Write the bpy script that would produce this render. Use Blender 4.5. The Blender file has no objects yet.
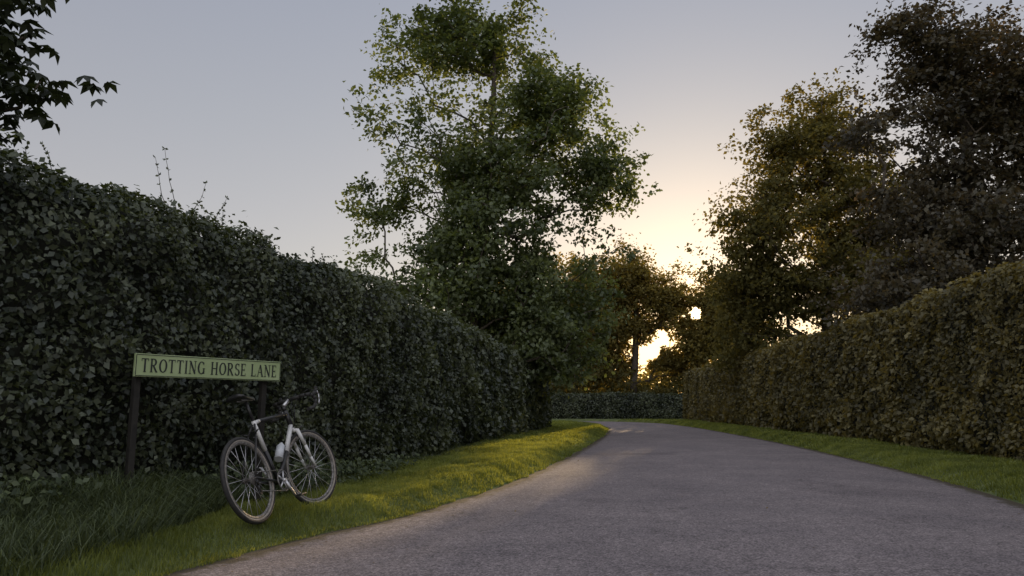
import bpy, math, numpy as np
from mathutils import Vector, Matrix
R=np.random.default_rng(7)
scn=bpy.context.scene
scn.view_settings.view_transform='Standard'
scn.view_settings.look='None'
scn.view_settings.exposure=0
COL=scn.collection
SUN=np.array([.2396,.9634,.1198])

# ------------------------------------------------------------ helpers
def vnoise(p,f,seed=0):
    q=np.asarray(p,float)*f+1000.0
    i=np.floor(q).astype(np.int64); fr=q-i; fr=fr*fr*(3-2*fr)
    def h(dx,dy,dz):
        n=((i[:,0]+dx)*73856093)^((i[:,1]+dy)*19349663)^((i[:,2]+dz)*83492791)^(seed*9277)
        n=n&0xffffffff
        n=((n^(n>>13))*1274126177)&0xffffffff
        n=((n^(n>>16))*668265263)&0xffffffff
        return ((n^(n>>15))&0xffff)/65535.0
    r=0
    for dx in(0,1):
        wx=fr[:,0] if dx else 1-fr[:,0]
        for dy in(0,1):
            wy=fr[:,1] if dy else 1-fr[:,1]
            for dz in(0,1):
                wz=fr[:,2] if dz else 1-fr[:,2]
                r=r+wx*wy*wz*h(dx,dy,dz)
    return r*2-1
def unit(a): return a/np.maximum(np.linalg.norm(a,axis=-1,keepdims=True),1e-9)
def rdir(n): return unit(R.normal(size=(n,3)))
def mesh_np(name,V,loops,sizes,mat,attr=None,smooth=False,parent=None):
    me=bpy.data.meshes.new(name)
    V=np.asarray(V,np.float32); loops=np.asarray(loops,np.int32).ravel(); sizes=np.asarray(sizes,np.int32)
    me.vertices.add(len(V)); me.vertices.foreach_set('co',V.ravel())
    me.loops.add(len(loops)); me.loops.foreach_set('vertex_index',loops)
    me.polygons.add(len(sizes))
    st=np.concatenate([[0],np.cumsum(sizes)[:-1]]).astype(np.int32)
    me.polygons.foreach_set('loop_start',st)
    try: me.polygons.foreach_set('loop_total',sizes)
    except Exception: pass
    if smooth: me.polygons.foreach_set('use_smooth',np.ones(len(sizes),bool))
    if attr is not None:
        a=me.attributes.new('rnd','FLOAT','POINT'); a.data.foreach_set('value',np.asarray(attr,np.float32))
    me.update(calc_edges=True)
    me.materials.append(mat)
    ob=bpy.data.objects.new(name,me); COL.objects.link(ob)
    if parent: ob.parent=parent
    return ob
def empty(name):
    e=bpy.data.objects.new(name,None); e.empty_display_size=.3; COL.objects.link(e); return e
def leafmesh(name,P,A,S,size,rnd,mat,parent=None,wid=.34):
    n=len(P); size=np.broadcast_to(size,(n,))[:,None]
    N=np.cross(A,S)
    V=np.empty((n,4,3))
    V[:,0]=P; V[:,1]=P+(A*.45+S*wid+N*.10)*size; V[:,2]=P+A*size-N*size*.08; V[:,3]=P+(A*.45-S*wid+N*.10)*size
    return mesh_np(name,V.reshape(-1,3),np.arange(n*4),np.full(n,4),mat,np.repeat(rnd,4),parent=parent)
def orient(n,out,bias):
    Nn=unit(out*bias+rdir(n))
    A=unit(np.cross(Nn,rdir(n))); S=np.cross(Nn,A)
    return A,S
def catmull(pts,k=8):
    P=np.array(pts,float); out=[]
    Q=np.vstack([2*P[0]-P[1],P,2*P[-1]-P[-2]])
    for i in range(1,len(Q)-2):
        for j in range(k):
            t=j/k
            out.append(.5*((2*Q[i])+(-Q[i-1]+Q[i+1])*t+(2*Q[i-1]-5*Q[i]+4*Q[i+1]-Q[i+2])*t*t+(-Q[i-1]+3*Q[i]-3*Q[i+1]+Q[i+2])*t**3))
    out.append(P[-1]); return np.array(out)

# ------------------------------------------------------------ materials
def newmat(name):
    m=bpy.data.materials.new(name); m.use_nodes=True
    nt=m.node_tree; nt.nodes.clear(); return m,nt,nt.nodes,nt.links
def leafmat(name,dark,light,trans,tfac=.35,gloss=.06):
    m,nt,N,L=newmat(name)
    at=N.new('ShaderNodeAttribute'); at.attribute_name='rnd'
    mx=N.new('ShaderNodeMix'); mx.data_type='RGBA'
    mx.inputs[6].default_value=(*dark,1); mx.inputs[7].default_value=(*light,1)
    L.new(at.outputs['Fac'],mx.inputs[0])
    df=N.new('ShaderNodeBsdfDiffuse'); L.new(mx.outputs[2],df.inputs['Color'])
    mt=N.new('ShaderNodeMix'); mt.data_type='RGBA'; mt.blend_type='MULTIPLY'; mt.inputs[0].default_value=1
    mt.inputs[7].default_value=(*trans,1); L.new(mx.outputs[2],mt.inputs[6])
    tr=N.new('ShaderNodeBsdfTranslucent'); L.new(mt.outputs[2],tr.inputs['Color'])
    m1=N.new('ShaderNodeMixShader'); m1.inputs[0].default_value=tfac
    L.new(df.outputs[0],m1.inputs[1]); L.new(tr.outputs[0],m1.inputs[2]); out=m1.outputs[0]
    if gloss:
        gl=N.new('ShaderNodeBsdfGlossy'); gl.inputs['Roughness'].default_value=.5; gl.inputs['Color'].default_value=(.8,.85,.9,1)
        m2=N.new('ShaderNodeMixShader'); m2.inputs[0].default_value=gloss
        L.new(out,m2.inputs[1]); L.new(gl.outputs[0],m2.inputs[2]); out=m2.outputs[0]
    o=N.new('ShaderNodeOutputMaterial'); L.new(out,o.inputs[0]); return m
def pmat(name,c1,c2=None,scale=20,rough=.5,metal=0,bump=0,coat=0):
    m,nt,N,L=newmat(name)
    b=N.new('ShaderNodeBsdfPrincipled'); o=N.new('ShaderNodeOutputMaterial'); L.new(b.outputs[0],o.inputs[0])
    tc=N.new('ShaderNodeTexCoord')
    no=N.new('ShaderNodeTexNoise'); no.inputs['Scale'].default_value=scale; no.inputs['Detail'].default_value=6
    L.new(tc.outputs['Object'],no.inputs['Vector'])
    cr=N.new('ShaderNodeValToRGB'); cr.color_ramp.elements[0].position=.35; cr.color_ramp.elements[1].position=.65
    cr.color_ramp.elements[0].color=(*c1,1); cr.color_ramp.elements[1].color=(*(c2 or c1),1)
    L.new(no.outputs['Fac'],cr.inputs[0]); L.new(cr.outputs[0],b.inputs['Base Color'])
    b.inputs['Roughness'].default_value=rough; b.inputs['Metallic'].default_value=metal
    b.inputs['Coat Weight'].default_value=coat
    if bump:
        bp=N.new('ShaderNodeBump'); bp.inputs['Strength'].default_value=bump; bp.inputs['Distance'].default_value=.02
        L.new(no.outputs['Fac'],bp.inputs['Height']); L.new(bp.outputs[0],b.inputs['Normal'])
    return m
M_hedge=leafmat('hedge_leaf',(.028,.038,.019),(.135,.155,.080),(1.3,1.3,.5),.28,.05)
M_hedge2=leafmat('hedge_leaf_right_haze_tint',(.090,.082,.034),(.28,.245,.10),(1.4,1.15,.5),.38,.03)  # warm veil of sunlit haze painted into the leaf colour
M_ash=leafmat('ash_leaf',(.060,.083,.033),(.19,.23,.10),(1.4,1.35,.5),.42,.04)
M_far=leafmat('far_leaf_haze_tint',(.11,.10,.037),(.31,.27,.10),(1.6,1.3,.5),.5,0)  # leaf colour warmed and lightened, standing in for haze around the sun
M_rt=leafmat('right_leaf',(.075,.076,.033),(.22,.205,.088),(1.5,1.25,.5),.45,0)
M_beech=leafmat('copper_beech_leaf',(.045,.042,.030),(.14,.128,.085),(1.5,1.1,.6),.38,.03)
M_chest=leafmat('chestnut_leaf',(.022,.026,.018),(.06,.075,.04),(1.2,1.2,.5),.2,.04)
M_grass=leafmat('grass_blade',(.11,.145,.038),(.30,.35,.10),(1.5,1.3,.45),.5,.02)
M_long=leafmat('long_grass_blade',(.045,.065,.028),(.18,.22,.10),(1.3,1.2,.5),.3,.03)
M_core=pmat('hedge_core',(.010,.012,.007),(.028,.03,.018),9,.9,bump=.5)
M_bark=pmat('bark',(.05,.04,.03),(.12,.10,.08),14,.9,bump=.8)
M_soil=pmat('ground_soil_grass',(.06,.085,.022),(.13,.155,.05),3,.95,bump=.5)

def asphalt():
    m,nt,N,L=newmat('asphalt')
    b=N.new('ShaderNodeBsdfPrincipled'); o=N.new('ShaderNodeOutputMaterial'); L.new(b.outputs[0],o.inputs[0])
    tc=N.new('ShaderNodeTexCoord'); co=tc.outputs['Object']
    def noise(s,d=4,r=.6,vec=None):
        n=N.new('ShaderNodeTexNoise'); n.inputs['Scale'].default_value=s; n.inputs['Detail'].default_value=d; n.inputs['Roughness'].default_value=r
        L.new(vec or co,n.inputs['Vector']); return n.outputs['Fac']
    v=N.new('ShaderNodeTexVoronoi'); v.inputs['Scale'].default_value=75; L.new(co,v.inputs['Vector'])
    r1=N.new('ShaderNodeValToRGB'); e=r1.color_ramp.elements
    e[0].position=.0; e[0].color=(.30,.272,.28,1); e[1].position=.8; e[1].color=(.132,.120,.125,1)
    L.new(v.outputs['Distance'],r1.inputs[0])
    def mul(a,bsock,f=1):
        m_=N.new('ShaderNodeMix'); m_.data_type='RGBA'; m_.blend_type='MULTIPLY'; m_.inputs[0].default_value=f
        L.new(a,m_.inputs[6]); L.new(bsock,m_.inputs[7]); return m_.outputs[2]
    def ramp(s,p0,c0,p1,c1):
        r=N.new('ShaderNodeValToRGB'); r.color_ramp.elements[0].position=p0; r.color_ramp.elements[1].position=p1
        r.color_ramp.elements[0].color=(*c0,1); r.color_ramp.elements[1].color=(*c1,1); L.new(s,r.inputs[0]); return r.outputs[0]
    rs=N.new('ShaderNodeSeparateColor'); L.new(v.outputs['Color'],rs.inputs[0])
    c=mul(r1.outputs[0],ramp(rs.outputs[0],0,(.35,.35,.35),1,(1.8,1.72,1.68)),.6)
    c=mul(c,ramp(noise(.8,7,.68),.3,(.74,.74,.76),.72,(1.16,1.14,1.12)))
    c=mul(c,ramp(noise(14,6,.7),.38,(.85,.85,.85),.62,(1.1,1.1,1.1)))
    c=mul(c,ramp(noise(.35,3,.5),.60,(1,1,1),.63,(.84,.84,.85)))
    vc=N.new('ShaderNodeTexVoronoi'); vc.feature='DISTANCE_TO_EDGE'; vc.inputs['Scale'].default_value=.55
    dn=N.new('ShaderNodeTexNoise'); dn.inputs['Scale'].default_value=2.5; dn.inputs['Detail'].default_value=5; L.new(co,dn.inputs['Vector'])
    va=N.new('ShaderNodeVectorMath'); va.operation='MULTIPLY_ADD'; va.inputs[1].default_value=(.6,.6,.6); L.new(dn.outputs['Color'],va.inputs[0]); L.new(co,va.inputs[2]); L.new(va.outputs[0],vc.inputs['Vector'])
    ck=ramp(vc.outputs['Distance'],.0015,(.5,.5,.5),.006,(1,1,1))
    c=mul(c,ck,.55)
    at=N.new('ShaderNodeAttribute'); at.attribute_name='rnd'
    ea=N.new('ShaderNodeMath'); ea.operation='MULTIPLY_ADD'; ea.inputs[1].default_value=1.2; L.new(noise(6,5,.7),ea.inputs[0]); 
    es=N.new('ShaderNodeMath'); es.operation='ADD'; es.inputs[1].default_value=-.62; L.new(at.outputs['Fac'],es.inputs[0]); L.new(es.outputs[0],ea.inputs[2])
    er=N.new('ShaderNodeValToRGB'); er.color_ramp.elements[0].position=.45; er.color_ramp.elements[1].position=.75; L.new(ea.outputs[0],er.inputs[0])
    m4=N.new('ShaderNodeMix'); m4.data_type='RGBA'; m4.inputs[7].default_value=(.07,.06,.042,1)
    L.new(er.outputs[0],m4.inputs[0]); L.new(c,m4.inputs[6])
    L.new(m4.outputs[2],b.inputs['Base Color'])
    b.inputs['Roughness'].default_value=.88; b.inputs['Specular IOR Level'].default_value=.18
    bp=N.new('ShaderNodeBump'); bp.inputs['Strength'].default_value=.6; bp.inputs['Distance'].default_value=.005; bp.invert=True
    L.new(v.outputs['Distance'],bp.inputs['Height'])
    bp2=N.new('ShaderNodeBump'); bp2.inputs['Strength'].default_value=.3; bp2.inputs['Distance'].default_value=.03
    L.new(noise(3,5,.6),bp2.inputs['Height']); L.new(bp.outputs[0],bp2.inputs['Normal'])
    L.new(bp2.outputs[0],b.inputs['Normal'])
    return m
M_asph=asphalt()

# ------------------------------------------------------------ road & ground
Lp=[(-14,-30),(-8,-12),(-5,-3),(-3.4,1.5),(-2.1,4.69),(-1.58,6),(-.8,7.7),(.27,11.4),(2.09,20.4),(3.9,31),(4.6,39),(3.0,46),(-3,50),(-14,52),(-40,54)]
Rp=[(-1,-30),(2,-12),(3,-3),(3.8,1.5),(4.5,4.69),(4.75,6),(5.25,7.8),(6.1,11.6),(7.4,20.4),(8.5,31),(9.1,40),(8.8,48),(5.0,53.5),(-6,56),(-40,59)]
LE=catmull(Lp,8); RE=catmull(Rp,8)
NW=24
us=np.linspace(0,1,NW+1)
V=(LE[:,None,:]*(1-us)[None,:,None]+RE[:,None,:]*us[None,:,None])
wj=np.linalg.norm(RE-LE,axis=1)
ns=len(LE)
z=np.full(V.shape[:2],.004)+ .03*np.sin(np.pi*us)[None,:]
V3=np.concatenate([V,z[...,None]],2).reshape(-1,3)
idx=np.arange(ns*(NW+1)).reshape(ns,NW+1)
F=np.stack([idx[:-1,:-1],idx[:-1,1:],idx[1:,1:],idx[1:,:-1]],-1).reshape(-1,4)
edge=np.exp(-np.minimum(us,1-us)[None,:]*wj[:,None]/.28).ravel()
mesh_np('road',V3,F,np.full(len(F),4),M_asph,edge,smooth=True)
poly=np.vstack([LE,RE[::-1]])
def road_sd(P):
    P=np.asarray(P)[:,:2]; d=np.full(len(P),1e9); ins=np.zeros(len(P),bool)
    for a,b in zip(poly,np.roll(poly,-1,0)):
        ab=b-a; t=np.clip(((P-a)@ab)/(ab@ab+1e-12),0,1)
        d=np.minimum(d,np.linalg.norm(P-(a+t[:,None]*ab),axis=1))
        c=((a[1]>P[:,1])!=(b[1]>P[:,1]))
        if c.any():
            xx=(b[0]-a[0])*(P[:,1]-a[1])/((b[1]-a[1])+1e-12)+a[0]; ins^=(c&(P[:,0]<xx))
    return np.where(ins,-d,d)
def gh(P,d=None):
    P=np.asarray(P,float); d=road_sd(P) if d is None else d
    q=np.c_[P[:,0],P[:,1],np.zeros(len(P))]
    t=np.clip(d/.4,0,1); h=.125*t*t*(3-2*t)+.012*vnoise(q,1.7)*t+.25*np.clip((d-6)/40,0,1)*vnoise(q,.05)
    return np.where(d<0,-.04,h),d
gx=np.concatenate([np.linspace(-1500,-60,12)[:-1],np.linspace(-60,-6,24)[:-1],np.arange(-6,12,.16),np.linspace(12,60,22)[1:],np.linspace(60,1500,12)[1:]])
gy=np.concatenate([np.linspace(-600,-40,8)[:-1],np.linspace(-40,0,40)[:-1],np.arange(0,14,.16),np.arange(14,60,.4),np.linspace(60,120,20)[1:],np.linspace(120,3000,14)[1:]])
GX,GY=np.meshgrid(gx,gy); G=np.c_[GX.ravel(),GY.ravel()]
h,_=gh(G); idx=np.arange(len(G)).reshape(GX.shape)
F=np.stack([idx[:-1,:-1],idx[:-1,1:],idx[1:,1:],idx[1:,:-1]],-1).reshape(-1,4)
mesh_np('ground',np.c_[G,h],F,np.full(len(F),4),M_soil,smooth=True)

# ------------------------------------------------------------ hedges
def hedge(base,H,w,side,mat,seed,kmin=.045,kden=5.0,name='hedge',lump=.1,loose=.03):
    par=empty(name)
    B=catmull(base,10); seg=np.diff(B,axis=0); sl=np.linalg.norm(seg,axis=1); cum=np.concatenate([[0],np.cumsum(sl)])
    T=unit(np.gradient(B,axis=0)); Nn=np.c_[T[:,1],-T[:,0]]*side
    prof=np.array([(-.10,0),(0,.3),(-.02,H*.5),(-.10,H-.35),(-.2,H-.1),(-.42,H),(-w*.5,H+.03),(-w+.35,H),(-w+.1,H-.2),(-w,H*.5),(-w,0)])
    pc=np.concatenate([[0],np.cumsum(np.linalg.norm(np.diff(prof,axis=0),axis=1))]); per=pc[-1]
    pt=unit(np.gradient(prof,axis=0)); pn=np.c_[-pt[:,1],pt[:,0]]
    cen=np.array([-w/2,H/2])
    sg=np.sign(((prof-cen)*pn).sum(1)); pn=pn*sg[:,None]
    def at(s,t):
        bx=np.c_[np.interp(s,cum,B[:,0]),np.interp(s,cum,B[:,1])]
        nn=unit(np.c_[np.interp(s,cum,Nn[:,0]),np.interp(s,cum,Nn[:,1])])
        o=np.interp(t,pc,prof[:,0]); zz=np.interp(t,pc,prof[:,1])
        po=np.interp(t,pc,pn[:,0]); pz=np.interp(t,pc,pn[:,1])
        P=np.c_[bx+nn*o[:,None],zz]; Nr=unit(np.c_[nn*po[:,None],pz]); return P,Nr
    def disp(P): return lump*vnoise(P*[1,1,.7],.8,seed)+lump*.9*vnoise(P,2.1,seed+1)+lump*.7*vnoise(P,4.6,seed+2)
    PP=[];NN=[];SZ=[]
    for i in range(len(sl)):
        m=(B[i]+B[i+1])/2; dist=max(math.hypot(m[0],m[1]),1)
        if m[1]<2.5: dist=max(dist,16)
        sz=min(max(.0055*dist,kmin),.13)
        n=int(sl[i]*per*kden/sz**2)
        s=cum[i]+R.random(n)*sl[i]; t=R.random(n)*per
        back=t>pc[7]; keep=~back|(R.random(n)<.22)
        s=s[keep];t=t[keep]
        P,Nr=at(s,t); PP.append(P);NN.append(Nr);SZ.append(np.full(len(P),sz))
    for e in(0,1):
        m=B[-1] if e else B[0]; dist=max(math.hypot(*m),8); sz=min(max(.005*dist,kmin),.12)
        n=int(w*H*kden/sz**2); o=-R.random(n)*w; zz=R.random(n)*H
        tt=(T[-1] if e else -T[0]); nn=(Nn[-1] if e else Nn[0])
        P=np.c_[m+nn*o[:,None],zz]; Nr=np.tile([tt[0],tt[1],0.],(n,1))
        PP.append(P);NN.append(Nr);SZ.append(np.full(n,sz))
    P=np.vstack(PP);Nr=np.vstack(NN);sz=np.concatenate(SZ); n=len(P)
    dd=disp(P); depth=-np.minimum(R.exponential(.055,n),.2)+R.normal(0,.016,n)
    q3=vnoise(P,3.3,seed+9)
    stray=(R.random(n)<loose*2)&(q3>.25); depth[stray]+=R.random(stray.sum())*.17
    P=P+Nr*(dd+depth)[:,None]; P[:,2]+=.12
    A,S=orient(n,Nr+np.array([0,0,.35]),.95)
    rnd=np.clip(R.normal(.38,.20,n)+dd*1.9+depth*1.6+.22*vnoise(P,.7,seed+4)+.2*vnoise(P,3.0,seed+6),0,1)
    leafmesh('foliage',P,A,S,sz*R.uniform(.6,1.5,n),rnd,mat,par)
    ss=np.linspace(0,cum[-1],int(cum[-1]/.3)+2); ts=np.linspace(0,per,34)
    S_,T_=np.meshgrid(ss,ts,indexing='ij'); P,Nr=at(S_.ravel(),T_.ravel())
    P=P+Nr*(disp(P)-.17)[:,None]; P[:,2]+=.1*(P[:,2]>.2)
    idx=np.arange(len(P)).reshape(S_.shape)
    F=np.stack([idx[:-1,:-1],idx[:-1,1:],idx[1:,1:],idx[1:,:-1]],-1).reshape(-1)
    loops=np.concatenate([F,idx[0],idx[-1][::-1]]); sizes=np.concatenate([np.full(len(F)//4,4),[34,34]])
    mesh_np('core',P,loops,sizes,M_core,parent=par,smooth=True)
    return par
LH=[(-8,-3),(-5,2),(-3.38,5),(-2.64,7.2),(-1.78,10.8),(-.75,17.4),(.45,25),(1.6,30.8)]
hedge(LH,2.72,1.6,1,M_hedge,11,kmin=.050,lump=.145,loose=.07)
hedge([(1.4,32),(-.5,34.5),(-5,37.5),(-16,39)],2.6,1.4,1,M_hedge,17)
RH=[(5.6,-3),(6.9,5),(7.95,11.9),(8.9,20),(9.75,28),(10.8,40),(11.6,51)]
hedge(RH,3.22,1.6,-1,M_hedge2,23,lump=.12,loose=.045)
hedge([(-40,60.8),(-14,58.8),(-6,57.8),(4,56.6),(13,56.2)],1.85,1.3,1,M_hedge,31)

# ------------------------------------------------------------ tubes
def tube_np(segs,sides=6):
    s=np.array([np.concatenate([a,b,[r0,r1]]) for a,b,r0,r1 in segs],float)
    a=s[:,:3];b=s[:,3:6];r0=s[:,6];r1=s[:,7]
    d=unit(b-a); up=np.where(np.abs(d[:,2:3])<.9,np.array([[0,0,1.]]),np.array([[1.,0,0]]))
    u=unit(np.cross(d,up)); v=np.cross(d,u)
    an=np.arange(sides)*2*np.pi/sides
    ring=u[:,None,:]*np.cos(an)[None,:,None]+v[:,None,:]*np.sin(an)[None,:,None]
    V=np.concatenate([a[:,None]+ring*r0[:,None,None],b[:,None]+ring*r1[:,None,None]],1).reshape(-1,3)
    k=np.arange(sides); q=np.stack([k,(k+1)%sides,(k+1)%sides+sides,k+sides],-1)
    F=(q[None]+(np.arange(len(s))*2*sides)[:,None,None]).reshape(-1,4)
    return V,F

# ------------------------------------------------------------ trees
def openings(P,rg=None):
    """gaps carved in the far crowns so the low sun shows and lights the verge"""
    c=np.array([0,0,1.0]); v=P-c; t=v@SUN; d=np.linalg.norm(v-t[:,None]*SUN,axis=1)
    ok=d>.56+.35*vnoise(P,1.3,77)
    f=(P[:,1]>50)
    x=P[:,0]-.2487*(P[:,1]-60); zz=P[:,2]-.1243*(P[:,1]-60)
    nz_=vnoise(np.c_[x,zz,0*x],1.15,55)
    hole=f&((((x-11.1)/2.0)**2+((zz-5.2)/2.1)**2)<1.0+.4*nz_)&(nz_>-.12)  # opening carved along the sun direction so rays reach the left verge
    return ok&~hole
def tree(name,base,lobes,ncl,lpc,lsize,crad,mat,tr,seed,top=None,gap=.0,palmate=False):
    rg=np.random.default_rng(seed); par=empty(name)
    base=np.array(base,float); lobes=[np.array(l,float) for l in lobes]
    vol=np.array([l[3]*l[4]*l[5] for l in lobes])**.8; pr=vol/vol.sum()
    LL=np.array(lobes)
    m=ncl*5; ch=rg.choice(len(lobes),size=m,p=pr)
    d=unit(rg.normal(size=(m,3))); r=rg.random(m)**.42
    C=LL[ch,:3]+d*LL[ch,3:6]*(r*(.92+.1*rg.normal(size=m)))[:,None]
    ok=C[:,2]>1.2
    if base[1]>30: ok&=openings(C,rg)
    if gap: ok&=vnoise(C,.55,seed)>-gap
    C=C[ok][:ncl]; ncl=len(C)
    ztop=top if top else max(l[2]+l[5]*.4 for l in lobes)
    cx=np.average(LL[:,:3],axis=0,weights=vol)
    nz=14; tz=np.linspace(0,1,nz)
    trunk=np.c_[base[0]+(cx[0]-base[0])*tz**1.5+.2*np.sin(tz*7+seed)*tz**.5,base[1]+(cx[1]-base[1])*tz**1.5+.12*np.cos(tz*6+seed)*tz,base[2]-.1+(ztop-base[2])*tz]
    parent=[-1]+list(range(nz-1))
    order=np.argsort(np.hypot(C[:,0]-cx[0],C[:,1]-cx[1])+.15*C[:,2])
    NP=trunk.copy(); pl=np.linalg.norm(NP-NP[0],axis=1)*.6
    for ci in order:
        c=C[ci]; dv=c-NP; dist=np.linalg.norm(dv,axis=1)
        pen=np.where(dv[:,2]<.15*dist,1.5*(.15*dist-dv[:,2]),0)
        low=np.where(NP[:,2]<base[2]+.16*(ztop-base[2]),50,0)
        j=int(np.argmin(dist+.35*pl+pen+low))
        a=NP[j]; mm=(a+c)/2+rg.normal(size=3)*.06*dist[j]+np.array([0,0,.06*dist[j]])
        k=len(NP); NP=np.vstack([NP,mm,c]); parent+= [j,k]; pl=np.concatenate([pl,[pl[j]+dist[j]*.5,pl[j]+dist[j]]])
    n=len(NP); w=np.zeros(n); w[nz+1::2]=1
    for i in range(n-1,0,-1): w[parent[i]]+=w[i]
    rad=np.maximum(tr*np.sqrt(np.maximum(w,.6)/max(w[0],1)),.012)
    segs=[]
    for i in range(1,n):
        p=parent[i]; r0=rad[p] if (p==i-1 and (i<nz)) else min(rad[p],rad[i]*1.25)
        segs.append((NP[p],NP[i],r0,rad[i]))
    segs.append((NP[0]-[0,0,.2],NP[0]+[0,0,.35],tr*1.5,tr*1.02))
    V,F=tube_np(segs,7); mesh_np('trunk_and_branches',V,F,np.full(len(F),4),M_bark,parent=par,smooth=True)
    cs=rg.uniform(.6,1.35,ncl)*crad
    N=ncl*lpc; ci=np.repeat(np.arange(ncl),lpc)
    ns=7; sub=C[:,None]+rg.normal(size=(ncl,ns,3))*cs[:,None,None]*np.array([.8,.8,.5])
    P=sub[ci,rg.integers(0,ns,N)]+rg.normal(size=(N,3))*(cs[ci]*.36)[:,None]*np.array([1,1,.6])
    if gap:
        keep=vnoise(P,1.1,seed+5)>-.62
        if base[1]>30: keep&=openings(P,rg)
        P=P[keep]; ci=ci[keep]
    N=len(P); cl=rg.normal(0,.2,ncl)[ci]
    if palmate:
        k=6; P=np.repeat(P,k,0); N=len(P); an=np.tile(np.arange(k)*2*np.pi/(k+.8),N//k); u0=np.repeat(rdir(N//k)*[1,1,.35],k,0); u0=unit(u0)
        up=unit(np.repeat(rdir(N//k)*.5+np.array([0,0,1.]),k,0)); v0=unit(np.cross(up,u0)); u0=np.cross(v0,up)
        A=unit(u0*np.cos(an)[:,None]+v0*np.sin(an)[:,None]-up*.55); S=unit(np.cross(up,A))
        leafmesh('leaves',P,A,S,lsize*rg.uniform(.7,1.25,N),np.clip(rg.normal(.4,.2,N),0,1),mat,par,wid=.24)
    else:
        out=unit(P-cx); A,S=orient(N,np.array([0,0,.9])+out*.5,.8)
        leafmesh('leaves',P,A,S,lsize*rg.uniform(.6,1.3,N),np.clip(rg.normal(.45,.18,N)+cl,0,1),mat,par)
    return par
tree('ash_tree',(-1.5,26,0),[(-3.3,26,14.0,1.9,1.7,2.2),(-.8,26.5,14.2,2.2,2,2.4),(1.4,25.5,11.9,1.8,1.7,1.9),(-1.2,26,9.6,4.2,3.3,2.9),(3.0,26,9.2,1.5,1.4,1.4),
  (-4.0,26,8.6,1.7,1.6,1.7),(-1.3,26,6,3.7,3,2.4),(1.8,27,6.2,2.2,2,2.6),(.3,27,3.4,3.1,2.4,2.0),(2.4,28,3.6,1.4,1.4,2.0)],560,160,.17,.52,M_ash,.28,3,gap=.36)
tree('oak_tree',(5,61,0),[(5.5,61,11.2,3,3,2.8),(4,61,7.8,4,3.5,3.4),(6.6,62,6,3.0,3,3.4)],260,100,.3,.75,M_far,.3,5,gap=.5)
tree('oak_tree',(0,66,0),[(0,66,9,4,4,3.5),(-3,66,6,4,4,3.5),(3,67,5,4,3,3.5)],190,90,.36,.8,M_far,.3,9)
tree('field_maple_tree',(9.6,60.5,0),[(9.4,61,11.6,2.5,2.4,2.8),(11.9,60.5,10.2,2.8,2.3,2.6),(8.2,61,8.6,2.2,2,2.2),(13.6,60.5,8.6,1.8,2,2.6),(10.6,61,7.2,2.6,2,1.8),(8.6,61.5,4.6,1.8,1.5,2.0),(11.4,61.5,4.4,1.8,1.5,2.0),(13.4,61.2,5.0,1.7,1.5,2.1)],480,80,.26,.62,M_far,.3,12,gap=.5)
tree('field_maple_tree',(17.2,59,0),[(16.6,59,9.8,2.3,2.2,2.4),(15.6,59,8.0,1.9,1.8,2.0),(16.6,59,7.4,2.2,2.2,2.4),(16.0,59,5.0,2.3,2,2.2),(18.6,60,7,2.4,3,4.2),(14.4,59.5,5.6,1.3,1.5,2.2)],480,90,.26,.62,M_far,.22,14,gap=.7)
tree('sycamore_tree',(14.5,34,0),[(13.3,34,13.0,2.2,2,3.0),(15.3,34.5,14.8,2.0,1.9,2.0),(12.0,33.5,9.5,2.6,2.2,2.6),(16,35,10.7,3.2,3,3.2),(11.2,34,6.6,2.0,1.8,2.3),
  (14.6,34,6.5,3.7,3,2.4),(11.2,34.5,4.0,2.0,1.6,1.8),(18.5,34,8,3,3,4),(10.4,34.2,8.0,1.0,1.0,1.4)],560,130,.2,.6,M_rt,.3,21,gap=.45)
tree('copper_beech_tree',(13.6,21.5,0),[(13.2,21.5,11.6,2.3,2.2,1.7),(11.6,21,12.2,1.2,1.2,.5),(11.0,21,9.0,1.1,1.2,.9),(13.3,21.5,9,2.4,2.3,2.0),(11.5,21,6.5,1.6,1.6,1.3),(14.4,21.5,6.4,2.7,2.4,2.2),
  (10.9,21.2,4.3,1.3,1.3,1.1),(13.2,21.5,4.2,2.3,2.1,1.6),(15.8,22,10.4,2.7,2.5,2.5)],420,150,.155,.48,M_beech,.3,27,gap=.36)
tree('horse_chestnut_tree',(-9.2,8.4,0),[(-6.85,7.6,5.0,1.75,1.6,1.3),(-9.2,8.8,5.6,2.2,2.3,1.9),(-6.0,7.2,4.4,.8,.9,.75)],280,15,.15,.33,M_chest,.2,33,palmate=True)

def woodland(name,n,xr,yr,hf,ls,mat,seed):
    rg=np.random.default_rng(seed); x=rg.uniform(*xr,n); y=rg.uniform(*yr,n)
    q=np.c_[x,np.zeros(n)+50,np.zeros(n)]
    H=hf(x)*(1+.35*vnoise(q,.16,seed)+.2*vnoise(q,.5,seed+1))
    P=np.c_[x,y,H*rg.random(n)**.7]+rg.normal(size=(n,3))*.25
    A,S=orient(n,np.tile([0,-.4,.8],(n,1)),.7)
    return leafmesh(name,P,A,S,ls*rg.uniform(.6,1.3,n),np.clip(rg.normal(.4,.2,n),0,1),mat)
woodland('distant_woodland',50000,(-60,75),(74,92),lambda x:5.4+0*x,.5,M_far,41)
woodland('undergrowth_shrubs',22000,(-12,26),(59,64),lambda x:3.1+.4*np.sin(x*.9),.3,M_rt,43)

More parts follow.
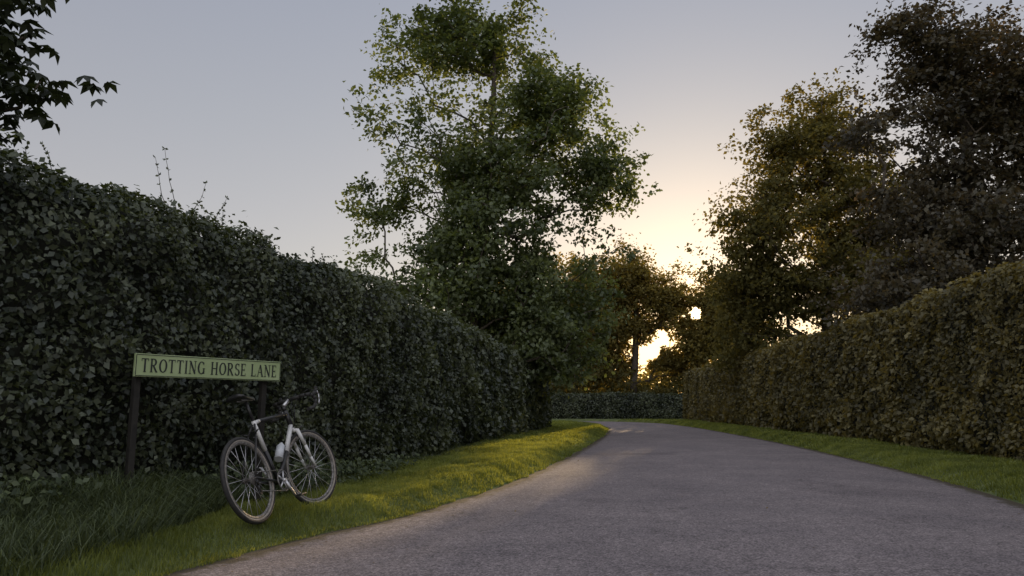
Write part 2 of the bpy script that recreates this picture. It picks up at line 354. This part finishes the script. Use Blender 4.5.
def shoots():
    rg=np.random.default_rng(5); segs=[];P=[];A=[]
    B=catmull(LH,10)
    for (s,hh) in [(6.9,.55),(7.05,.75),(7.2,.5),(7.5,.42),(7.7,.36),(5.5,.26),(5.7,.3),(9.5,.3),(9.9,.25),(10.2,.25),(8.3,.25),(12,.3),(14,.25),(15.5,.3),(18,.3)]:
        x=np.interp(s,B[:,1],B[:,0])-.55; p=np.array([x,s,2.75]); d=np.array([rg.normal()*.18,rg.normal()*.18,1])
        k=7
        for i in range(k):
            q=p+d*hh/k+rg.normal(size=3)*.008; segs.append((p,q,.0045*(1-i/k*.6),.0045*(1-(i+1)/k*.6)))
            for _ in range(3):
                a=unit(rg.normal(size=3)+[0,0,.5]); P.append(q); A.append(a)
            p=q
    V,F=tube_np(segs,4); e=empty('hedge_shoots'); mesh_np('twigs',V,F,np.full(len(F),4),M_bark,parent=e)
    P=np.array(P);A=np.array(A);S=unit(np.cross(A,rdir(len(P))))
    leafmesh('twig_leaves',P,A,S,.035,R.random(len(P)),M_hedge,e)
shoots()

# ------------------------------------------------------------ grass
def blades(name,P,hgt,wid,lean,mat,rnd,curl=.5):
    n=len(P); an=R.random(n)*2*np.pi; ld=np.c_[np.cos(an),np.sin(an),np.zeros(n)]
    a2=R.random(n)*2*np.pi; S=np.c_[np.cos(a2),np.sin(a2),np.zeros(n)]*wid[:,None]/2
    up=np.array([0,0,1.])
    Hh=hgt[:,None]; L_=lean[:,None]
    p1=P+up*Hh*.4+ld*Hh*L_*.15; p2=P+up*Hh*.78+ld*Hh*L_*.5; p3=P+up*Hh*(1-curl*.35*L_)+ld*Hh*L_*1.05
    V=np.stack([P-S,P+S,p1+S*.9,p1-S*.9,p2+S*.6,p2-S*.6,p3],1)
    f=np.array([0,1,2,3, 3,2,4,5, 5,4,6]); 
    loops=(f[None]+np.arange(n)[:,None]*7).ravel(); sizes=np.tile([4,4,3],n)
    return mesh_np(name,V.reshape(-1,3),loops,sizes,mat,np.repeat(rnd,7))
def asc(E):
    k=int(np.argmax(E[:,1]>=45.0)); return E[:k]
LEa=asc(LE); REa=RE[:int(np.argmax(RE[:,1]>=52))]
LB=catmull(LH,10); RB=catmull(RH,10)
def scatter(n,y0,y1,side,pw=1.0):
    y=y0+(y1-y0)*R.random(n)**pw
    if side=='L':
        a=np.interp(y,LB[:,1],LB[:,0])-.15; b=np.interp(y,LEa[:,1],LEa[:,0])+.06
    else:
        a=np.interp(y,REa[:,1],REa[:,0])-.06; b=np.interp(y,RB[:,1],RB[:,0])+.15
    x=a+(b-a)*R.random(n)
    d=((b-.06-x)*.92 if side=='L' else (x-a-.06)*.97)
    h,d=gh(np.c_[x,y],d)
    q=np.c_[x,y,0*x]; e=.05*vnoise(q,5)+.04*vnoise(q,1.3)
    k=d>-.02+e; return np.c_[x,y,np.maximum(h,0)][k],d[k]
Ps=[];Hs=[];Ws=[]
for (n,y0,y1,side,hm,wm) in [(80000,2.5,9,'L',.055,.0042),(55000,9,18,'L',.06,.008),(40000,18,45,'L',.075,.02),(9000,-6,6,'R',.06,.009),(50000,6,18,'R',.06,.011),(50000,18,52,'R',.08,.022)]:
    P,d=scatter(n,y0,y1,side); Ps.append(P); q=np.c_[P[:,:2],0*P[:,0]]
    Hs.append(hm*R.uniform(.5,1.35,len(P))*(1+.4*vnoise(q,1.4,3)+.3*vnoise(q,5,4))*np.clip(.55+d*1.5,.5,1)); Ws.append(np.full(len(P),wm)*R.uniform(.7,1.3,len(P)))
P=np.vstack(Ps);H_=np.concatenate(Hs);W_=np.concatenate(Ws); q=np.c_[P[:,:2],0*P[:,0]]
blades('verge_grass',P,H_,W_,R.uniform(.1,.9,len(P)),M_grass,np.clip(R.normal(.45,.22,len(P))+.4*vnoise(q,2.2,8)+.2*vnoise(q,7,9),0,1))
n=34000; y=R.uniform(2.6,8.8,n); y=np.where(R.random(n)<.12,R.uniform(8.5,30,n),y)
hb=np.interp(y,LB[:,1],LB[:,0]); wdt=np.interp(y,[2.6,5,5.9,6.6,7.5,9,30],[1.7,1.15,.75,.55,.42,.35,.4])
off=R.random(n)**1.1*wdt; x=hb-.15+off; d=(np.interp(y,LEa[:,1],LEa[:,0])-x)*.92; hh,_=gh(np.c_[x,y],d)
q=np.c_[x,y,0*x]; H_=R.uniform(.14,.52,n)*(1-.55*off/wdt)*(1+.6*vnoise(q,1.8,2))*np.interp(y,[5,7,9],[1.05,.8,.4])
k=d>.12
blades('long_grass',np.c_[x,y,np.maximum(hh,0)][k],H_[k],R.uniform(.004,.008,n)[k],R.uniform(.3,1.3,n)[k],M_long,np.clip(R.normal(.35,.25,n),0,1)[k],curl=1.1)
n=7000; y=R.uniform(3.2,11,n); hb=np.interp(y,LB[:,1],LB[:,0]); x=hb+R.random(n)**1.5*.5-.05; q=np.c_[x,y,0*x]
kk=vnoise(q,1.6,77)>-.1; x=x[kk];y=y[kk];n=len(x)
P=np.c_[x,y,.12+R.random(n)**1.3*np.interp(y,[3,7,10],[.48,.36,.2])]; A,S=orient(n,np.tile([.5,-.3,.9],(n,1)),1.2)
leafmesh('hedge_foot_weeds',P,A,S,R.uniform(.035,.07,n),np.clip(R.normal(.3,.22,n),0,1),M_long)
n=420; y=R.uniform(4,32,n)**1.0; s=R.random(n); xl=np.interp(y,LEa[:,1],LEa[:,0]); xr=np.interp(y,REa[:,1],REa[:,0])
s=np.where(R.random(n)<.75,np.where(R.random(n)<.6,s**2*.10,1-s**2*.12),s); x=xl+(xr-xl)*s
P=np.c_[x,y,.008+.03*np.sin(np.pi*s)+.004]; A=unit(np.c_[R.normal(size=(n,2)),R.uniform(0,.25,n)]); S=unit(np.cross(np.tile([0,0,1.],(n,1)),A))
leafmesh('fallen_leaves',P,A,S,R.uniform(.015,.035,n),R.random(n),pmat('dry_leaf',(.10,.06,.03),(.2,.15,.07),30,.8))

# ------------------------------------------------------------ parts for objects
def obj_tubes(name,segs,mat,parent,sides=12):
    V,F=tube_np([(np.array(a,float),np.array(b,float),r0,r1) for a,b,r0,r1 in segs],sides)
    k=len(segs); loops=list(F.ravel()); sizes=[4]*len(F)
    for i in range(k):
        o=i*2*sides; loops+=list(range(o+sides-1,o-1,-1)); loops+=list(range(o+sides,o+2*sides)); sizes+=[sides,sides]
    ob=mesh_np(name,V,loops,sizes,mat,parent=parent)
    for p in ob.data.polygons: p.use_smooth=len(p.vertices)==4
    return ob
def path(pts,r,r2=None):
    r2=r if r2 is None else r2; n=len(pts)-1
    return [(pts[i],pts[i+1],r+(r2-r)*i/n,r+(r2-r)*(i+1)/n) for i in range(n)]
def torus(name,c,Rm,r,mat,parent,rz=1.0,nm=72,nn=10):
    a=np.arange(nm)*2*np.pi/nm; b=np.arange(nn)*2*np.pi/nn
    A_,B_=np.meshgrid(a,b,indexing='ij'); rr=Rm+r*np.cos(B_)*rz
    V=np.stack([c[0]+rr*np.cos(A_),c[1]+r*np.sin(B_),c[2]+rr*np.sin(A_)],-1).reshape(-1,3)
    i=np.arange(nm)[:,None]; j=np.arange(nn)[None]
    F=np.stack([i*nn+j,i*nn+(j+1)%nn,((i+1)%nm)*nn+(j+1)%nn,((i+1)%nm)*nn+j],-1).reshape(-1,4)
    return mesh_np(name,V,F,np.full(len(F),4),mat,parent=parent,smooth=True)
def box(name,c,s,mat,parent,bev=.004):
    bpy.ops.mesh.primitive_cube_add(size=1); o=bpy.context.object; o.name=name; o.data.name=name
    o.scale=s; o.location=c; bpy.ops.object.transform_apply(location=True,rotation=False,scale=True)
    md=o.modifiers.new('b','BEVEL'); md.width=bev; md.segments=3
    o.data.materials.append(mat); o.parent=parent; return o

# ------------------------------------------------------------ bicycle
M_white=pmat('white_paint',(.58,.58,.56),(.72,.72,.70),9,.35,coat=.4)
M_black=pmat('black_rubber',(.018,.018,.018),(.035,.033,.03),40,.7,bump=.2)
M_blk=pmat('black_paint',(.015,.015,.016),(.03,.03,.03),20,.35)
M_side=pmat('tyre_sidewall',(.26,.23,.19),(.38,.34,.29),40,.7)
M_alu=pmat('aluminium',(.5,.5,.51),(.68,.68,.69),60,.35,metal=.8)
M_dirty=pmat('dirty_metal',(.12,.11,.10),(.3,.29,.27),60,.5,metal=.6)
M_bot=pmat('bottle_plastic',(.50,.53,.55),(.60,.63,.65),5,.35)
bike=empty('bicycle')
RW=(0,0,.34); FW=(1.0,0,.34); BB=(.415,0,.275)
def wheel(prefix,c,parent,ns=24):
    w=empty(prefix); w.parent=parent
    torus('tyre',c,.3235,.018,M_black,w)
    torus('tyre_sidewall',c,.311,.0155,M_side,w,rz=.85)
    torus('rim',c,.294,.0115,M_dirty,w,rz=1.5)
    segs=[]
    for i in range(ns):
        a=2*math.pi*i/ns; sd=1 if i%2 else -1; hoff=a+(.5 if (i//2)%2 else -.5)
        segs.append(((c[0]+.022*math.cos(hoff),sd*.028,c[2]+.022*math.sin(hoff)),(c[0]+.285*math.cos(a),0,c[2]+.285*math.sin(a)),.0019,.0019))
    obj_tubes('spokes',segs,M_alu,w,5)
    obj_tubes('hub',[((c[0],-.05,c[2]),(c[0],.05,c[2]),.011,.011),((c[0],-.034,c[2]),(c[0],-.026,c[2]),.026,.026),((c[0],.026,c[2]),(c[0],.034,c[2]),.026,.026),((c[0],-.068,c[2]),(c[0],.068,c[2]),.005,.005)],M_dirty,w,16)
    return w
wheel('rear_wheel',RW,bike)
HB=np.array((.868,0,.715)); HT=np.array((.826,0,.875)); ST=np.array((.272,0,.80))
obj_tubes('seat_tube',path([BB,(.34,0,.545)],.0175),M_blk,bike)
obj_tubes('seat_tube_upper',path([(.34,0,.545),ST],.0172),M_white,bike)
obj_tubes('top_tube',path([ST+[0,0,-.02],(.36,0,.798)],.0165,.0165),M_white,bike)
obj_tubes('top_tube_front',path([(.36,0,.798),HT+[.003,0,-.035]],.0168,.018),M_blk,bike)
obj_tubes('down_tube',path([BB,(.66,0,.51)],.0205),M_blk,bike)
obj_tubes('down_tube_front',path([(.66,0,.51),HB+[-.004,0,.03]],.021),M_white,bike)
obj_tubes('head_tube',path([HB,HT],.022),M_blk,bike)
obj_tubes('chain_stays',[((BB[0]-.02,s*.02,BB[2]),(.15,s*.045,.315),.011,.010) for s in(1,-1)]+[((.15,s*.045,.315),(0,s*.062,.34),.010,.008) for s in(1,-1)],M_blk,bike)
obj_tubes('seat_stays',[((.262,s*.012,.77),(.20,s*.035,.68),.009,.009) for s in(1,-1)]+[((.20,s*.035,.68),(0,s*.062,.345),.009,.008) for s in(1,-1)],M_blk,bike)
obj_tubes('seat_post',path([ST,(.237,0,.965)],.0135),M_blk,bike)
obj_tubes('bottom_bracket',[((BB[0],-.036,BB[2]),(BB[0],.036,BB[2]),.022,.022)],M_blk,bike,18)
def saddle():
    xs=np.linspace(-.14,.15,14); V=[];k=12
    for x in xs:
        u=(x+.14)/.29; w=.075*(1-u)**1.3*(1 if u>.05 else .85)+.018; zz=.995+.012*(1-u)**2-.004*u
        if u>.97: w*=.7
        for i in range(k):
            a=2*math.pi*i/k; V.append((.225+x,w*math.cos(a),zz+(.016 if math.sin(a)>0 else .022)*math.sin(a)-.018*abs(math.cos(a))**3))
    n=len(xs); loops=[];sizes=[]
    for i in range(n-1):
        for j in range(k): loops+=[i*k+j,i*k+(j+1)%k,(i+1)*k+(j+1)%k,(i+1)*k+j]; sizes.append(4)
    loops+=list(range(k))[::-1]+list(range((n-1)*k,n*k)); sizes+=[k,k]
    mesh_np('saddle',V,loops,sizes,M_blk,parent=bike,smooth=True)
saddle()
obj_tubes('saddle_rails',[((.15,s*.02,.973),(.31,s*.02,.970),.0035,.0035) for s in(1,-1)],M_alu,bike,6)
for rad,yy,nm in((.085,-.046,'outer_chainring'),(.068,-.040,'inner_chainring')):
    torus(nm,(BB[0],yy,BB[2]),rad,.004,M_dirty,bike,rz=1.6,nn=8)
obj_tubes('chainring_spider',[((BB[0],-.044,BB[2]),(BB[0]+.08*math.cos(a),-.046,BB[2]+.08*math.sin(a)),.010,.006) for a in np.arange(5)*2*math.pi/5],M_alu,bike,6)
ca=math.radians(-62)
for s in(-1,1):
    a=ca if s<0 else ca+math.pi; e=(BB[0]+.172*math.cos(a),s*.072,BB[2]+.172*math.sin(a))
    nm='right' if s<0 else 'left'
    obj_tubes('crank_'+nm,[((BB[0],s*.058,BB[2]),e,.013,.010),((BB[0],s*.03,BB[2]),(BB[0],s*.07,BB[2]),.014,.014)],M_alu,bike,10)
    box('pedal_'+nm,(e[0],s*.115,e[2]),(.085,.06,.018),M_blk,bike)
    obj_tubes('pedal_axle_'+nm,[(e,(e[0],s*.14,e[2]),.005,.005)],M_alu,bike,8)
for i in range(6): torus('cassette_%d'%(i+1),(0,-.036-.0035*i,.34),.048-.005*i,.0018,M_dirty,bike,rz=2.5,nm=36,nn=6)
obj_tubes('chain',path([(0,-.046,.385),(BB[0],-.046,BB[2]+.087)],.0045)+path([(BB[0],-.046,BB[2]-.087),(.03,-.048,.235)],.0045)+path([(BB[0]+.087*math.sin(t),-.046,BB[2]+.087*math.cos(t)) for t in np.linspace(0,math.pi,12)],.0045),M_dirty,bike,6)
obj_tubes('rear_derailleur',[((.0,-.06,.32),(.02,-.055,.285),.012,.010),((.02,-.05,.285),(.035,-.05,.225),.009,.009),((.035,-.054,.225),(.035,-.046,.225),.022,.022),((.02,-.054,.285),(.02,-.046,.285),.022,.022)],M_blk,bike,12)
wb=obj_tubes('water_bottle',[((.535,0,.425),(.625,0,.525),.037,.037),((.625,0,.525),(.64,0,.542),.037,.022),((.64,0,.542),(.652,0,.556),.013,.011)],M_bot,bike,18)
wb.location=(-.028,0,.034)
obj_tubes('bottle_cage',[((.515,s*.036,.46),(.60,s*.038,.555),.003,.003) for s in(1,-1)],M_blk,bike,6)
obj_tubes('rear_brake',[((.20,s*.03,.69),(.185,s*.075,.71),.007,.006) for s in(1,-1)]+[((.20,s*.04,.66),(.17,s*.022,.655),.007,.007) for s in(1,-1)]+[((.185,.075,.71),(.185,-.075,.71),.0018,.0018)],M_blk,bike,8)
piv=empty('front_assembly'); piv.parent=bike
fr=wheel('front_wheel',FW,piv)
CR=HB+np.array([.006,0,-.025])
obj_tubes('fork',[(CR+[0,-.05,-.005],CR+[0,.05,-.005],.014,.014)]+sum([path([CR+[0,s*.048,0],(.93,s*.052,.54),(.965,s*.054,.43),(1.0,s*.056,.345)],.017,.010) for s in(1,-1)],[])+path([CR,HB],.019),M_white,piv)
obj_tubes('headset',path([HT,HT+[-.008,0,.035]],.018),M_blk,piv)
SB=np.array((.905,0,.965))
obj_tubes('stem',path([HT+[-.009,0,.04],SB],.0165),M_alu,piv)
for s in(1,-1):
    nm='left' if s>0 else 'right'
    pts=[SB,SB+[0,s*.13,0],SB+[.01,s*.185,0],SB+[.045,s*.207,-.003],SB+[.085,s*.21,-.02],SB+[.098,s*.212,-.055],SB+[.085,s*.214,-.095],SB+[.05,s*.216,-.125],SB+[-.03,s*.22,-.135]]
    obj_tubes('handlebar_'+nm,path(pts,.0165),M_black,piv,10)
    obj_tubes('brake_hood_'+nm,path([SB+[.075,s*.21,-.01],SB+[.115,s*.211,.012],SB+[.14,s*.211,.045],SB+[.128,s*.211,.058]],.018,.013),M_black,piv,10)
    obj_tubes('brake_lever_'+nm,path([SB+[.135,s*.212,.03],SB+[.15,s*.214,-.01],SB+[.14,s*.218,-.06],SB+[.12,s*.222,-.10]],.008,.006),M_alu,piv,8)
    obj_tubes('brake_cable_'+nm,path([SB+[.12,s*.205,.03],SB+[.14,s*.12,.06],SB+[.10,s*.04,.03],SB+[.03,s*.02,-.06],CR+[.04,0,.04]],.0025),M_blk,piv,6)
obj_tubes('front_brake',[(CR+[.03,s*.03,-.02],CR+[.035,s*.08,.02],.007,.006) for s in(1,-1)]+[(CR+[.035,.08,.02],CR+[.035,-.08,.02],.0018,.0018)]+[(CR+[.02,s*.05,-.06],CR+[.02,s*.02,-.06],.007,.007) for s in(1,-1)],M_blk,piv,8)
ax=Vector((HT-HB)).normalized(); st=math.radians(-14)
hb_=Vector(HB); piv.matrix_local=Matrix.Translation(hb_)@Matrix.Rotation(st,4,ax)@Matrix.Translation(-hb_)
bike.matrix_world=Matrix.Translation((-1.91,5.86,.125))@Matrix.Rotation(math.radians(78),4,'Z')@Matrix.Rotation(math.radians(-1.0),4,'Y')@Matrix.Rotation(math.radians(-19),4,'X')

# ------------------------------------------------------------ road name sign
M_sign=pmat('sign_panel',(.33,.42,.20),(.40,.49,.26),4,.6)
M_ink=pmat('sign_lettering',(.015,.02,.015),(.028,.033,.03),20,.6)
M_post=pmat('sign_post',(.014,.013,.011),(.028,.025,.02),15,.8,bump=.3)
sign=empty('street_name_sign')
Lg=1.38; Hs=.178
box('panel',(Lg/2,0,0),(Lg,.022,Hs),M_sign,sign,.003)
def bar(x0,z0,x1,z1,w): 
    d=math.hypot(x1-x0,z1-z0); nx,nz=-(z1-z0)/d*w/2,(x1-x0)/d*w/2
    return [(x0+nx,z0+nz),(x1+nx,z1+nz),(x1-nx,z1-nz),(x0-nx,z0-nz)]
def arc(cx,cz,rx,rz,a0,a1,w,n=14):
    q=[];aa=np.radians(np.linspace(a0,a1,n))
    for a,b in zip(aa[:-1],aa[1:]):
        def wt(t): return w*(.55+.6*abs(math.cos(t)))/2
        q.append([(cx+(rx+wt(a))*math.cos(a),cz+(rz+wt(a)*.8)*math.sin(a)),(cx+(rx+wt(b))*math.cos(b),cz+(rz+wt(b)*.8)*math.sin(b)),
                  (cx+(rx-wt(b))*math.cos(b),cz+(rz-wt(b)*.8)*math.sin(b)),(cx+(rx-wt(a))*math.cos(a),cz+(rz-wt(a)*.8)*math.sin(a))])
    return q
W=.15; TH=.07; SF=.05
def ser(x,z,w=.26): return bar(x-w/2,z,x+w/2,z,SF)
def glyph(c):
    if c=='T': return [bar(.32,.0,.32,1,W),bar(0,.965,.64,.965,TH),bar(.02,.8,.02,1,SF),bar(.62,.8,.62,1,SF),ser(.32,.02)],.66
    if c=='I': return [bar(.13,0,.13,1,W),ser(.13,.02),ser(.13,.98)],.28
    if c=='H': return [bar(.13,0,.13,1,W),bar(.6,0,.6,1,W),bar(.13,.5,.6,.5,TH)]+[ser(a,b) for a in(.13,.6) for b in(.02,.98)],.75
    if c=='L': return [bar(.13,0,.13,1,W),ser(.13,.98),bar(0,.03,.55,.03,TH),bar(.53,0,.53,.22,SF)],.58
    if c=='E': return [bar(.13,0,.13,1,W),bar(0,.03,.55,.03,TH),bar(0,.97,.53,.97,TH),bar(.13,.5,.42,.5,TH),bar(.53,0,.53,.22,SF),bar(.51,.8,.51,1,SF),bar(.42,.4,.42,.6,SF)],.58
    if c=='N': return [bar(.12,0,.12,1,TH),bar(.62,0,.62,1,TH),bar(.12,.98,.62,.02,W),ser(.12,.02),ser(.08,.98,.18),ser(.62,.98)],.76
    if c=='A': return [bar(.08,0,.35,.98,TH),bar(.35,.98,.64,0,W),bar(.17,.36,.53,.36,TH),ser(.08,.02,.22),ser(.64,.02)],.72
    if c=='O': return arc(.37,.5,.30,.46,0,360,W,26),.74
    if c=='G': return arc(.37,.5,.30,.46,40,320,W,22)+[bar(.62,.05,.62,.45,W*.9),ser(.62,.45),bar(.6,.72,.6,.95,SF)],.76
    if c=='R': return [bar(.13,0,.13,1,W),ser(.13,.02)]+arc(.3,.74,.22,.23,-90,90,W,12)+[bar(0,.97,.32,.97,TH),bar(.13,.51,.32,.51,TH),bar(.3,.5,.6,.02,W),ser(.62,.02,.16)],.7
    if c=='S': return arc(.28,.74,.19,.22,30,270,W*.9,14)+arc(.28,.27,.20,.235,-150,90,W*.9,14)+[bar(.46,.76,.46,.98,SF),bar(.07,.02,.07,.26,SF)],.54
    return [],.34
q=[];x=0;gap=.13
for c in 'TROTTING HORSE LANE':
    g,w=glyph(c); q+=[[(px+x,pz) for px,pz in f] for f in g]; x+=w+gap
tot=x-gap; hgt=.106; sx=(Lg-.10)/tot
V=[];F=[]
for k,f in enumerate(q):
    o=len(V); yy=-.0135-.00004*(k%9)
    V+=[(.05+px*sx,yy,-hgt/2+pz*hgt) for px,pz in f]; F+=[o,o+1,o+2,o+3]
mesh_np('lettering',V,F,np.full(len(F)//4,4),M_ink,parent=sign)
bw=.005
for nm,c,s in(('border_top',(Lg/2,-.0125,Hs/2-.008),(Lg-.012,.003,bw)),('border_bottom',(Lg/2,-.0125,-Hs/2+.008),(Lg-.012,.003,bw)),('border_left',(.008,-.0125,0),(bw,.003,Hs-.024)),('border_right',(Lg-.008,-.0125,0),(bw,.003,Hs-.024))):
    box(nm,c,s,M_ink,sign,.0005)
box('backing_board',(Lg/2,.026,0),(Lg-.04,.026,Hs-.03),M_post,sign)
for i,xx in enumerate((.07,Lg-.12)): box('post_%d'%(i+1),(xx,.075,-.61),(.05,.05,1.40),M_post,sign,.006)
sign.location=(-2.90,5.74,1.32); sign.rotation_euler=(0,0,math.atan2(6.90-5.74,-2.13+2.90))

# ------------------------------------------------------------ sky and sun
w=bpy.data.worlds.new('World'); scn.world=w; w.use_nodes=True
nt=w.node_tree; N=nt.nodes; L=nt.links; N.clear()
el=math.asin(SUN[2]); az=math.atan2(SUN[0],SUN[1])
sky=N.new('ShaderNodeTexSky'); sky.sky_type='NISHITA'; sky.sun_disc=False; sky.sun_elevation=el; sky.sun_rotation=az
sky.air_density=1; sky.dust_density=.6; sky.ozone_density=1
b1=N.new('ShaderNodeBackground'); b1.inputs['Strength'].default_value=.05; L.new(sky.outputs[0],b1.inputs['Color'])
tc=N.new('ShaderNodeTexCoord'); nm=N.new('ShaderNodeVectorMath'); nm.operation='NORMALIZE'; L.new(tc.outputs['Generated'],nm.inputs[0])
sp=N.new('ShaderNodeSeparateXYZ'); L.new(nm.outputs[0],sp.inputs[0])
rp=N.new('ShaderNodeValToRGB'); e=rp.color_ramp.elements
e[0].position=0; e[0].color=(.48,.395,.35,1); e[1].position=1; e[1].color=(.72,.70,.74,1)  # zenith end raised above the view, added fill for the foliage
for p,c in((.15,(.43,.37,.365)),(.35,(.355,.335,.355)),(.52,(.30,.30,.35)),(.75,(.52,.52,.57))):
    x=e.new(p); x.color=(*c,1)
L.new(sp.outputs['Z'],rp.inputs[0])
mr=N.new('ShaderNodeMapRange'); mr.inputs['From Min'].default_value=.15; mr.inputs['From Max'].default_value=-.7; mr.inputs['To Min'].default_value=.92; mr.inputs['To Max'].default_value=1.9  # sky made brighter behind the camera, unseen fill added to lift the foliage
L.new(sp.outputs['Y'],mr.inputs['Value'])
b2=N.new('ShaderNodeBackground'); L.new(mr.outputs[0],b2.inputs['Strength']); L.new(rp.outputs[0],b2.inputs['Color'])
dt=N.new('ShaderNodeVectorMath'); dt.operation='DOT_PRODUCT'; dt.inputs[1].default_value=tuple(SUN); L.new(nm.outputs[0],dt.inputs[0])
mxx=N.new('ShaderNodeMath'); mxx.operation='MAXIMUM'; mxx.inputs[1].default_value=0; L.new(dt.outputs['Value'],mxx.inputs[0])
def addsh(a,b):
    s=N.new('ShaderNodeAddShader'); L.new(a,s.inputs[0]); L.new(b,s.inputs[1]); return s.outputs[0]
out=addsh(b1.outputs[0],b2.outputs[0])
for pw,cc,stg in((40,(1,.72,.46),.16),(900,(1,.60,.24),.5),(9000,(1,.72,.30),3.0),(50000,(1,.85,.55),40)):
    p=N.new('ShaderNodeMath'); p.operation='POWER'; p.inputs[1].default_value=pw; L.new(mxx.outputs[0],p.inputs[0])
    mm=N.new('ShaderNodeMath'); mm.operation='MULTIPLY'; mm.inputs[1].default_value=stg; L.new(p.outputs[0],mm.inputs[0])
    bb=N.new('ShaderNodeBackground'); bb.inputs['Color'].default_value=(*cc,1); L.new(mm.outputs[0],bb.inputs['Strength'])
    out=addsh(out,bb.outputs[0])
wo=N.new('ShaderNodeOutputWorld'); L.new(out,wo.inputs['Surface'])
sd=bpy.data.lights.new('sun','SUN'); sd.energy=5; sd.angle=math.radians(.5); sd.color=(1,.70,.38)
so=bpy.data.objects.new('sun',sd); COL.objects.link(so); so.rotation_euler=Vector(SUN).to_track_quat('Z','Y').to_euler(); so.location=(20,80,30)

cam=bpy.data.cameras.new('camera'); cam.sensor_width=36; cam.lens=745/1024*36; cam.clip_end=5000; cam.clip_start=.05
co=bpy.data.objects.new('camera',cam); COL.objects.link(co); co.location=(0,0,1.0); co.rotation_euler=(math.radians(90+9.07),0,0)
scn.camera=co
print('polys',sum(len(o.data.polygons) for o in bpy.data.objects if o.type=='MESH'))
